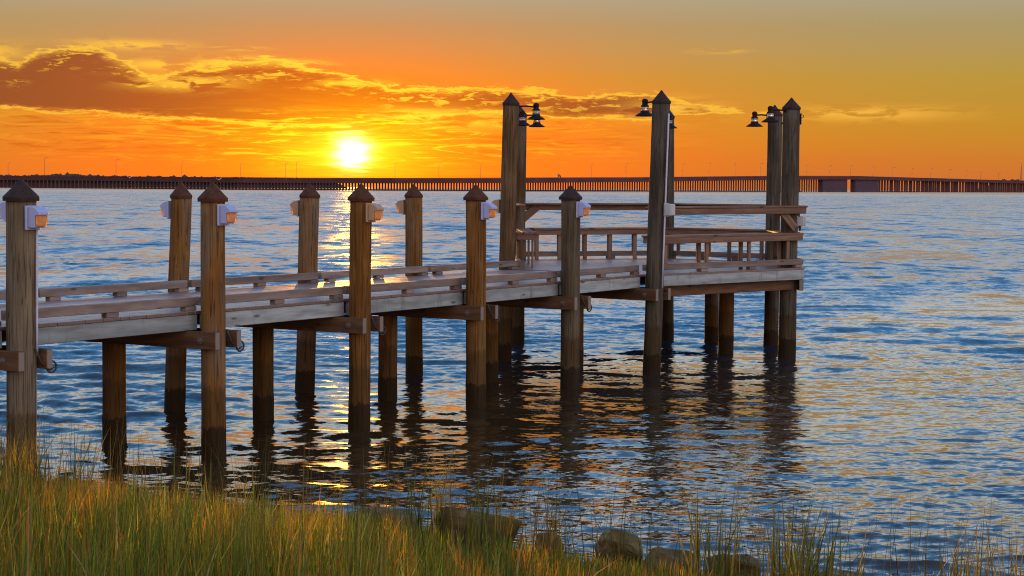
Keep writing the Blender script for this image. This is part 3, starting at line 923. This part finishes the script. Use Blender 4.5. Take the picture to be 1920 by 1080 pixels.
link('hook', from_bm('hook', torus(0.03, 0.008, Matrix.Translation((0.035, 0, 0.05)), 14, 6), M['black'], True), WORLD[t_.name], t_)

# ------------------------------------------------------------------ far bridge
BP = [(-260, 2650, 16), (0, 2420, 16), (230, 2080, 14.5), (450, 1815, 12.8), (740, 1790, 12.8), (980, 1830, 14.2), (1200, 2150, 17.2), (1500, 2560, 23.4), (1600, 2720, 24.7), (1750, 3100, 24.6), (1920, 3600, 23.5), (2200, 4300, 20)]
bx = np.array([b_[0] for b_ in BP], float); bd = np.array([b_[1] for b_ in BP], float); bz = np.array([b_[2] for b_ in BP], float)
def bridge_pt(x):
    d_ = float(np.interp(x, bx, bd)); z = float(np.interp(x, bx, bz))
    return Vector(((x - 960) / 3300 * d_, d_, z))
bridge = thing('causeway_bridge', (0, 1830, 0), 'long low road bridge on many piers across the horizon', 'bridge')
def strip_box(name, x0, x1, step, off0, off1, dz0, dz1, mat):
    verts, faces = [], []
    xs = np.arange(x0, x1 + 0.1, step)
    for x in xs:
        p = bridge_pt(x); t2 = (bridge_pt(x + 5) - bridge_pt(x - 5)); t2.z = 0; t2.normalize(); nn = Vector((-t2.y, t2.x, 0))
        for o_, z in ((off0, dz0), (off1, dz0), (off1, dz1), (off0, dz1)):
            q = p + nn * o_ + Vector((0, 0, z)); verts.append(q)
    for i in range(len(xs) - 1):
        for k in range(4):
            a = i * 4 + k; c = i * 4 + (k + 1) % 4
            faces.append((a, c, c + 4, a + 4))
    faces.append((0, 1, 2, 3)); n_ = len(verts); faces.append((n_ - 1, n_ - 2, n_ - 3, n_ - 4))
    return link(name, mesh(name, verts, faces, mat), Matrix(), bridge)
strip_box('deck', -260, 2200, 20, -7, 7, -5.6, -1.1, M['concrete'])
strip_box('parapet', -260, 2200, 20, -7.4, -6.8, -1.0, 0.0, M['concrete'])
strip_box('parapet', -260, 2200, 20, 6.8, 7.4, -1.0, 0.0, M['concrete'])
verts, faces = [], []
def add_box(c, ax, hx, hy, z0, z1):
    nn = Vector((-ax.y, ax.x, 0)); i0 = len(verts)
    for z in (z0, z1):
        for sx_, sy_ in ((-1, -1), (1, -1), (1, 1), (-1, 1)):
            q = c + ax * hx * sx_ + nn * hy * sy_; verts.append((q.x, q.y, z))
    for f_ in ((0, 1, 2, 3), (7, 6, 5, 4), (0, 4, 5, 1), (1, 5, 6, 2), (2, 6, 7, 3), (3, 7, 4, 0)):
        faces.append(tuple(i0 + k for k in f_))
x = -255.0
while x < 2190:
    p = bridge_pt(x); ax = bridge_pt(x + 4) - bridge_pt(x - 4); ax.z = 0; ax.normalize()
    wpx = float(np.interp(x, [0, 500, 1000, 1450, 1900], [7.6, 6.2, 4.7, 4.4, 4.4]))
    half = 0.5 * wpx * 0.58 * p.y / 3300
    big = 1535 < x < 1583 or 1596 < x < 1642
    if not (1583 <= x <= 1596):
        add_box(Vector((p.x, p.y, 0)), Vector((1, 0, 0)), half * (1.9 if big else 1.0 if x < 1650 else 1.3), half * 1.2, -2, p.z - 4.3)
    if x < 1500 or x > 1650:
        add_box(Vector((p.x, p.y, 0)), Vector((1, 0, 0)), wpx * 0.62 * p.y / 3300, half * 1.6, -1, 1.3)
    x += wpx * (1.0 if x < 1650 else random.choice((0.7, 0.9, 1.2)))
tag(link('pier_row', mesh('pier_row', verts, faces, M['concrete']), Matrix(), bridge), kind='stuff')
for x0, x1 in ((1536, 1582), (1597, 1641)):
    p0, p1 = bridge_pt(x0), bridge_pt(x1)
    verts, faces = [], []
    add_box(Vector(((p0.x + p1.x) / 2, (p0.y + p1.y) / 2, 0)), (p1 - p0).normalized() * Vector((1, 1, 0)).normalized().length, (p1 - p0).length / 2, 4.0, -2, p0.z - 5.0)
    link('fender_wall', mesh('fender_wall', verts, faces, M['fender']), Matrix(), bridge)

# lamp posts along the bridge
lamp_px = [(16, 24, 0), (84, 34, 1), (218, 31, 1), (341, 29, 1), (451, 26, 0), (535, 26, 0), (556, 29, 1), (740, 27, 0), (822, 26, 0), (900, 25, 0), (1108, 26, 0), (1172, 25, 0), (1277, 24, 1), (1327, 24, 0), (1376, 24, 0), (1423, 23, 1), (1510, 20, 0), (1553, 19, 0), (1592, 19, 0), (1634, 18, 0), (1671, 18, 1), (1707, 17, 0), (1742, 17, 0), (1776, 17, 1), (1808, 15, 0), (1835, 14, 0), (1869, 14, 0)]
words_ = ['first', 'second', 'third', 'fourth', 'fifth', 'sixth', 'seventh', 'eighth', 'ninth', 'tenth', 'eleventh', 'twelfth', 'thirteenth', 'fourteenth']
NL = len(lamp_px)
for i, (x, hpx, lit) in enumerate(lamp_px):
    p = bridge_pt(x); h = hpx * p.y / 3300; w = 0.36 * p.y / 3300
    lab = ('%s bridge lamp post counted from the left end' % words_[i]) if i < 14 else ('%s bridge lamp post counted from the right end' % words_[NL - 1 - i])
    t_ = thing('street_lamp', p - Vector((0, 0, 0.1)), lab, 'street lamp', 'lamp posts along the bridge')
    link('post', from_bm('post', tube([(0, 0, 0), (0, 0, h * 0.6), (0, 0, h)], [w * 1.1, w, w * 0.8], 6), M['galv_far']), WORLD[t_.name], t_)
    s = 5.0 * p.y / 3300 * (1 if lit else 0.6)
    link('lamp_arm', from_bm('lamp_arm', tube([(0, 0, h * 0.97), (s * 0.5, 0, h * 1.02), (s, 0, h * 1.04)], w * 0.7, 6), M['galv_far']), WORLD[t_.name], t_)
    link('lamp_head', box_mesh(s * 0.45, w * 2, w * 1.4, M['galv_far'], 0), WORLD[t_.name] @ Matrix.Translation((s * 0.9, 0, h * 1.03)), t_)

# box truck on the bridge
p = bridge_pt(1047); u = p.y / 3300
t_ = thing('box_truck', p + Vector((0, 4, -0.2)), 'small dark box truck silhouette crossing the bridge', 'truck'); Mw = WORLD[t_.name]
link('cargo_box', box_mesh(5.2 * u, 2.6, 5.0 * u, M['galv_far'], 0.1), Mw @ Matrix.Translation((-3.4 * u, 0, 3.8 * u)), t_)
link('cab', box_mesh(2.0 * u, 2.4, 3.2 * u, M['galv_far'], 0.1), Mw @ Matrix.Translation((1.9 * u, 0, 2.9 * u)), t_)
for dx_ in (-2.2, 2.6):
    link('wheel', from_bm('wheel', lathe([(0, -1.2), (0.75 * u, -1.2), (0.75 * u, 1.2), (0, 1.2)], 14, Matrix.Rotation(rad(90), 4, 'X')), M['black']), Mw @ Matrix.Translation((dx_ * u, 0, 0.85 * u)), t_)

# mast at the right edge
p = Vector(((1911 - 960) / 3300 * 3900, 3900, 0)); u = 3900 / 3300
t_ = thing('radio_mast', p, 'thick dark mast above the far shore at the right edge', 'mast'); Mw = WORLD[t_.name]
link('shaft', from_bm('shaft', tube([(0, 0, 0), (0, 0, 40 * u), (0, 0, 50 * u)], [1.3 * u, 1.1 * u, 0.8 * u], 10), M['galv_far']), Mw, t_)
link('antenna', from_bm('antenna', tube([(0, 0, 50 * u), (0, 0, 56 * u)], 0.3 * u, 6), M['galv_far']), Mw, t_)

# far wooded shore behind the bridge
def tree_line(x0, x1, dist, hfun, label):
    verts, faces = [], []
    xs = np.arange(x0, x1, 1.6); rows = 5
    for x in xs:
        X = (x - 960) / 3300 * dist; h = hfun(x)
        for k in range(rows):
            t_ = k / (rows - 1)
            n_ = mnoise.noise((x * 0.11, k * 3.1, 0)) * 0.30 + mnoise.noise((x * 0.5, k * 3.1, 5)) * 0.22
            z = h * (math.sin(min(1.0, t_ * 1.25) * math.pi / 2) + n_ * (0.2 + t_) * 0.55) * dist / 3300
            verts.append((X, dist + t_ * 60 + 10 * n_, max(z, 0) - 1.0))
    for i in range(len(xs) - 1):
        for k in range(rows - 1):
            a = i * rows + k; faces.append((a, a + rows, a + rows + 1, a + 1))
    # a back slope so that the wood has depth
    n0 = len(verts)
    for i in range(len(xs)):
        v_ = verts[i * rows + rows - 1]; verts.append((v_[0], v_[1] + 150, -1.0))
    for i in range(len(xs) - 1):
        a = i * rows + rows - 1; faces.append((a, a + rows, n0 + i + 1, n0 + i))
    return tag(link('far_woods', mesh('far_woods', verts, faces, M['trees_far'])), label, 'woods', kind='stuff')
def hz(x): return 347.2 + 0.0055 * x
tree_line(-300, 640, 4200, lambda x: float(np.interp(x, [-300, 0, 60, 100, 190, 260, 340, 480, 560, 620, 640], [23, 22, 21.5, 24.5, 21.5, 21, 21.5, 19.5, 18, 13, 5])), 'dark low woods on the far shore, left, behind the bridge')
tree_line(1850, 2300, 4600, lambda x: float(np.interp(x, [1850, 1880, 1900, 1990, 2300], [8, 21, 23, 22, 22])), 'dark low woods on the far shore at the right end of the bridge')

# two gulls low over the water
for (x, y, dist, lab) in ((243, 333, 300, 'pale gull with raised wings flying low before the bridge, left'), (410, 337, 320, 'pale gull gliding above the second near pile')):
    p = Vector(((x - 960) / 3300 * dist, dist, CAM_H + (hz(x) - y) / 3300 * dist))
    t_ = thing('gull', p, lab, 'bird', None, rad(30)); Mw = WORLD[t_.name]
    bm = lathe([(0.0, -0.24), (0.03, -0.2), (0.07, -0.05), (0.075, 0.05), (0.045, 0.16), (0.04, 0.2), (0.015, 0.235), (0.0, 0.28)], 10, Matrix.Rotation(rad(90), 4, 'X'))
    link('body', from_bm('body', bm, M['bird'], True), Mw, t_)
    for s in (-1, 1):
        pts = [(0, .07), (.28, .10), (.62, .0), (.62, -.03), (.28, -.06), (0, -.09)]
        bm = bmesh.new()
        up_ = [bm.verts.new((s * (0.05 + a), c, (0.5 * a if a < 0.3 else 0.14 + (a - 0.28) * 0.9) + 0.02)) for a, c in pts]
        dn_ = [bm.verts.new((v_.co.x, v_.co.y, v_.co.z - 0.015)) for v_ in up_]
        bm.faces.new(up_); bm.faces.new(dn_[::-1])
        for k in range(6): bm.faces.new((up_[k], up_[(k + 1) % 6], dn_[(k + 1) % 6], dn_[k]))
        link('wing', from_bm('wing', bm, M['bird']), Mw, t_)

# ------------------------------------------------------------------ boulders at the water's edge
def boulder(px0, px1, ytop, ybase, label, seed, depth=1.0, flat=1.0):
    r_ = random.Random(seed)
    c = px_to_ground((px0 + px1) / 2, ybase, 0.04); dist = c.y
    w = (px1 - px0) / 3300 * dist; h = (ybase - ytop) / 3300 * dist * 1.05 + 0.13
    dpt = max(w * 0.6 * depth, 0.3)
    bm = bmesh.new()
    for _ in range(17):
        v_ = Vector((r_.gauss(0, 1), r_.gauss(0, 1), r_.gauss(0, 1))).normalized()
        e = 0.62
        v_ = Vector([math.copysign(abs(q) ** e, q) for q in v_]) * r_.uniform(0.88, 1.0)
        bm.verts.new((v_.x * w * 0.5, v_.y * dpt * 0.5, v_.z * h * 0.5))
    res = bmesh.ops.convex_hull(bm, input=bm.verts)
    bmesh.ops.delete(bm, geom=[g for g in res['geom_interior'] if isinstance(g, bmesh.types.BMVert)], context='VERTS')
    bmesh.ops.triangulate(bm, faces=bm.faces)
    bmesh.ops.bevel(bm, geom=bm.edges[:], offset=min(w, h) * 0.03, segments=1, affect='EDGES', clamp_overlap=True)
    bmesh.ops.triangulate(bm, faces=bm.faces)
    bmesh.ops.subdivide_edges(bm, edges=[e_ for e_ in bm.edges if e_.calc_length() > 0.08], cuts=2, use_grid_fill=True)
    bmesh.ops.triangulate(bm, faces=bm.faces)
    bm.normal_update()
    for v_ in bm.verts:
        q = v_.co + Vector((seed * 7.1, 0, 0))
        v_.co += v_.normal * (mnoise.noise(q * 3.0) * 0.03 + mnoise.noise(q * 9.0) * 0.018 + mnoise.noise(q * 22.0) * 0.007)
    o = link('boulder', from_bm('boulder', bm, M['rock'], False), Matrix.Translation((c.x, c.y, h * 0.5 - 0.13)) @ Matrix.Rotation(r_.uniform(-0.3, 0.3), 4, 'Z'))
    return tag(o, label, 'rock', 'boulders along the shoreline')
boulder(88, 134, 882, 912, 'small mossy boulder right of the nearest pile', 1)
boulder(128, 182, 884, 914, 'pale rounded boulder second from the nearest pile', 2)
boulder(392, 440, 934, 962, 'pale small stone at the water below the second near pile', 3)
boulder(556, 610, 946, 985, 'brown stone left of the flat slab at the water edge', 4)
boulder(630, 790, 942, 992, 'long flat slab left of the biggest boulder', 5, 0.8)
boulder(800, 992, 932, 1028, 'biggest boulder, dark and rounded, with a pale top', 6, 0.8)
boulder(860, 945, 988, 1050, 'pale slab in front of the biggest boulder', 7)
boulder(996, 1058, 990, 1030, 'small low rock right of the biggest boulder', 8)
boulder(1112, 1214, 980, 1056, 'upright brown block of rock beside the small low rock', 9)
boulder(1190, 1322, 1012, 1072, 'broad mossy boulder between the brown block and the speckled one', 10)
boulder(1308, 1432, 1026, 1084, 'speckled boulder with a pale left face', 11)
boulder(1436, 1625, 1050, 1106, 'long low rock rightmost in the row, mostly under grass', 12, 0.6)

# ------------------------------------------------------------------ marsh grass
def blades(n, xf, hf, wf, colf, seg=3, lean=0.3, name='marsh_grass', label=None, curl=0.5):
    X, Y = xf(n); n = len(X)
    Zg = ground_z(X, Y) - 0.02
    h = hf(X, Y); w = wf(n)
    az = rng.uniform(0, 2 * np.pi, n); lz = np.abs(rng.normal(0, lean, n)); lz = np.minimum(lz, 1.0)
    face = rng.uniform(0, np.pi, n)
    lv = seg * 2 + 1
    V = np.zeros((n, lv, 3))
    for k in range(seg + 1):
        t_ = k / seg
        off = h * (lz * (t_ * (1 - curl) + curl * t_ * t_))
        cx = X + np.cos(az) * off + 0.03 * h * t_ * t_; cy = Y + np.sin(az) * off
        cz = Zg + h * t_ * np.sqrt(np.maximum(0.2, 1 - (lz * t_) ** 2 * 0.5))
        if k < seg:
            ww = w * (1 - t_ ** 1.5) * 0.5
            V[:, 2 * k] = np.stack([cx - np.cos(face) * ww, cy - np.sin(face) * ww, cz], -1)
            V[:, 2 * k + 1] = np.stack([cx + np.cos(face) * ww, cy + np.sin(face) * ww, cz], -1)
        else:
            V[:, 2 * seg] = np.stack([cx, cy, cz], -1)
    base = np.arange(n) * lv
    tris = []
    for k in range(seg - 1):
        a = base + 2 * k
        tris.append(np.stack([a, a + 1, a + 3], -1)); tris.append(np.stack([a, a + 3, a + 2], -1))
    a = base + 2 * (seg - 1); tris.append(np.stack([a, a + 1, a + 2], -1))
    F = np.concatenate(tris, 0)
    me = bpy.data.meshes.new(name)
    V = V.reshape(-1, 3)
    me.vertices.add(len(V)); me.vertices.foreach_set('co', V.astype(np.float32).ravel())
    me.loops.add(F.size); me.loops.foreach_set('vertex_index', F.astype(np.int32).ravel())
    me.polygons.add(len(F)); me.polygons.foreach_set('loop_start', np.arange(0, F.size, 3, dtype=np.int32)); me.polygons.foreach_set('loop_total', np.full(len(F), 3, np.int32))
    me.update(calc_edges=True)
    ca = me.color_attributes.new('tone', 'FLOAT_COLOR', 'POINT')
    cols = colf(n, X, Y); cols = np.repeat(cols[:, None, :], lv, 1).reshape(-1, 3)
    ca.data.foreach_set('color', np.concatenate([cols, np.ones((len(cols), 1))], 1).astype(np.float32).ravel())
    me.materials.append(M['grass'])
    return tag(link(name, me), label, 'grass', kind='stuff')


def scatter(n):
    """Points on the bank that the grass covers, thick inland and thinning to the water."""
    Y = rng.uniform(7.5, 20.5, n * 2) ; X = rng.uniform(-1, 1, n * 2) * (0.33 * Y + 0.8)
    s = inland(X, Y)
    clump = 0.5 + 0.5 * np.sin(X * 2.3 + 1.7 * np.sin(Y * 1.1)) * np.sin(Y * 1.9 + 1.1 * np.sin(X * 1.3))
    keep = (rng.uniform(0, 1, n * 2) < np.clip((s + 0.15) / 0.9, 0, 1) * (0.45 + 0.55 * clump)) & (s > -0.1)
    return X[keep][:n], Y[keep][:n]
def tone(n, X, Y):
    pal = np.array([(.05, .075, .006), (.10, .11, .007), (.15, .12, .008), (.21, .115, .010), (.28, .105, .012), (.10, .16, .008), (.34, .27, .025)])
    patch_ = np.sin(X * 1.1 + 0.7) * np.sin(Y * 0.9 + X * 0.4)
    p_ = rng.uniform(0, 1, n) + patch_ * 0.18
    i = np.clip((p_ * 7).astype(int), 0, 6)
    return pal[i] * rng.uniform(0.6, 1.6, (n, 1))
def top_h(X, Y):
    """Blade height: short beside the water on the right, taller on the left."""
    b_ = np.interp(X, [-6, -3.4, -1.2, -0.4, 2, 3, 4], [1.25, 1.7, 1.5, 0.96, 0.92, 1.05, 1.1]) * np.interp(inland(X, Y), [0, 1.0, 2.5, 5, 9], [0.17, 0.21, 0.36, 0.68, 0.72])
    b_ = np.minimum(b_, 0.8)
    b_ = np.maximum(b_, 0.72 * np.exp(-((X + 5.0) / 0.45) ** 2))
    return b_ * rng.uniform(0.55, 1.12, len(X))
blades(46000, scatter, top_h, lambda n: rng.uniform(0.008, 0.024, n) , tone, seg=3, lean=0.17, label='thick olive and gold marsh grass on the near bank')


def stems_xy(n):
    X = np.concatenate([rng.uniform(-5.2, 5.2, n), rng.normal(-5.05, 0.22, 60)]); s = np.concatenate([rng.uniform(-0.35, 2.6, n), rng.uniform(0.2, 1.4, 60)])
    Y = np.interp(X, SX, SY) - s / 0.86
    return X, Y
def straw(n, X, Y): return np.array([(.26, .165, .045)]) * rng.uniform(0.5, 1.5, (n, 1))
blades(1300, scatter, lambda X, Y: top_h(X, Y) * rng.uniform(0.8, 1.35, len(X)), lambda n: rng.uniform(0.012, 0.034, n), straw, seg=4, lean=0.42, name='dead_grass', label='pale dead straw leaning through the marsh grass', curl=0.8)
def clumps(n):
    cx = np.concatenate([np.concatenate([rng.uniform(0.6, 2.2, 5), rng.uniform(2.0, 5.4, 26)]), rng.uniform(-5.0, 0.4, 14)]); cs = rng.uniform(-0.1, 1.4, len(cx))
    i = rng.integers(0, len(cx), n)
    X = cx[i] + rng.normal(0, 0.05, n); Y = np.interp(cx[i], SX, SY) - cs[i] / 0.86 + rng.normal(0, 0.05, n)
    return X, Y
blades(620, clumps, lambda X, Y: rng.uniform(0.45, 1.0, len(X)), lambda n: rng.uniform(0.010, 0.020, n),
       lambda n, X, Y: np.array([(.11, .105, .014)]) * rng.uniform(0.4, 1.8, (n, 1)), seg=5, lean=0.24, name='grass_clumps', label='dark clumps of tall grass standing against the water', curl=0.7)
blades(900, stems_xy, lambda X, Y: rng.uniform(0.65, 1.18, len(X)) * np.interp(X, [-6, -4.6, -3, 5], [1.15, 1.05, 0.92, 0.95]), lambda n: rng.uniform(0.005, 0.010, n),
       lambda n, X, Y: np.array([(.045, .045, .012)]) * rng.uniform(0.5, 1.8, (n, 1)), seg=5, lean=0.22, name='tall_grass_stems', label='sparse tall thin grass stems rising over the water edge', curl=0.6)
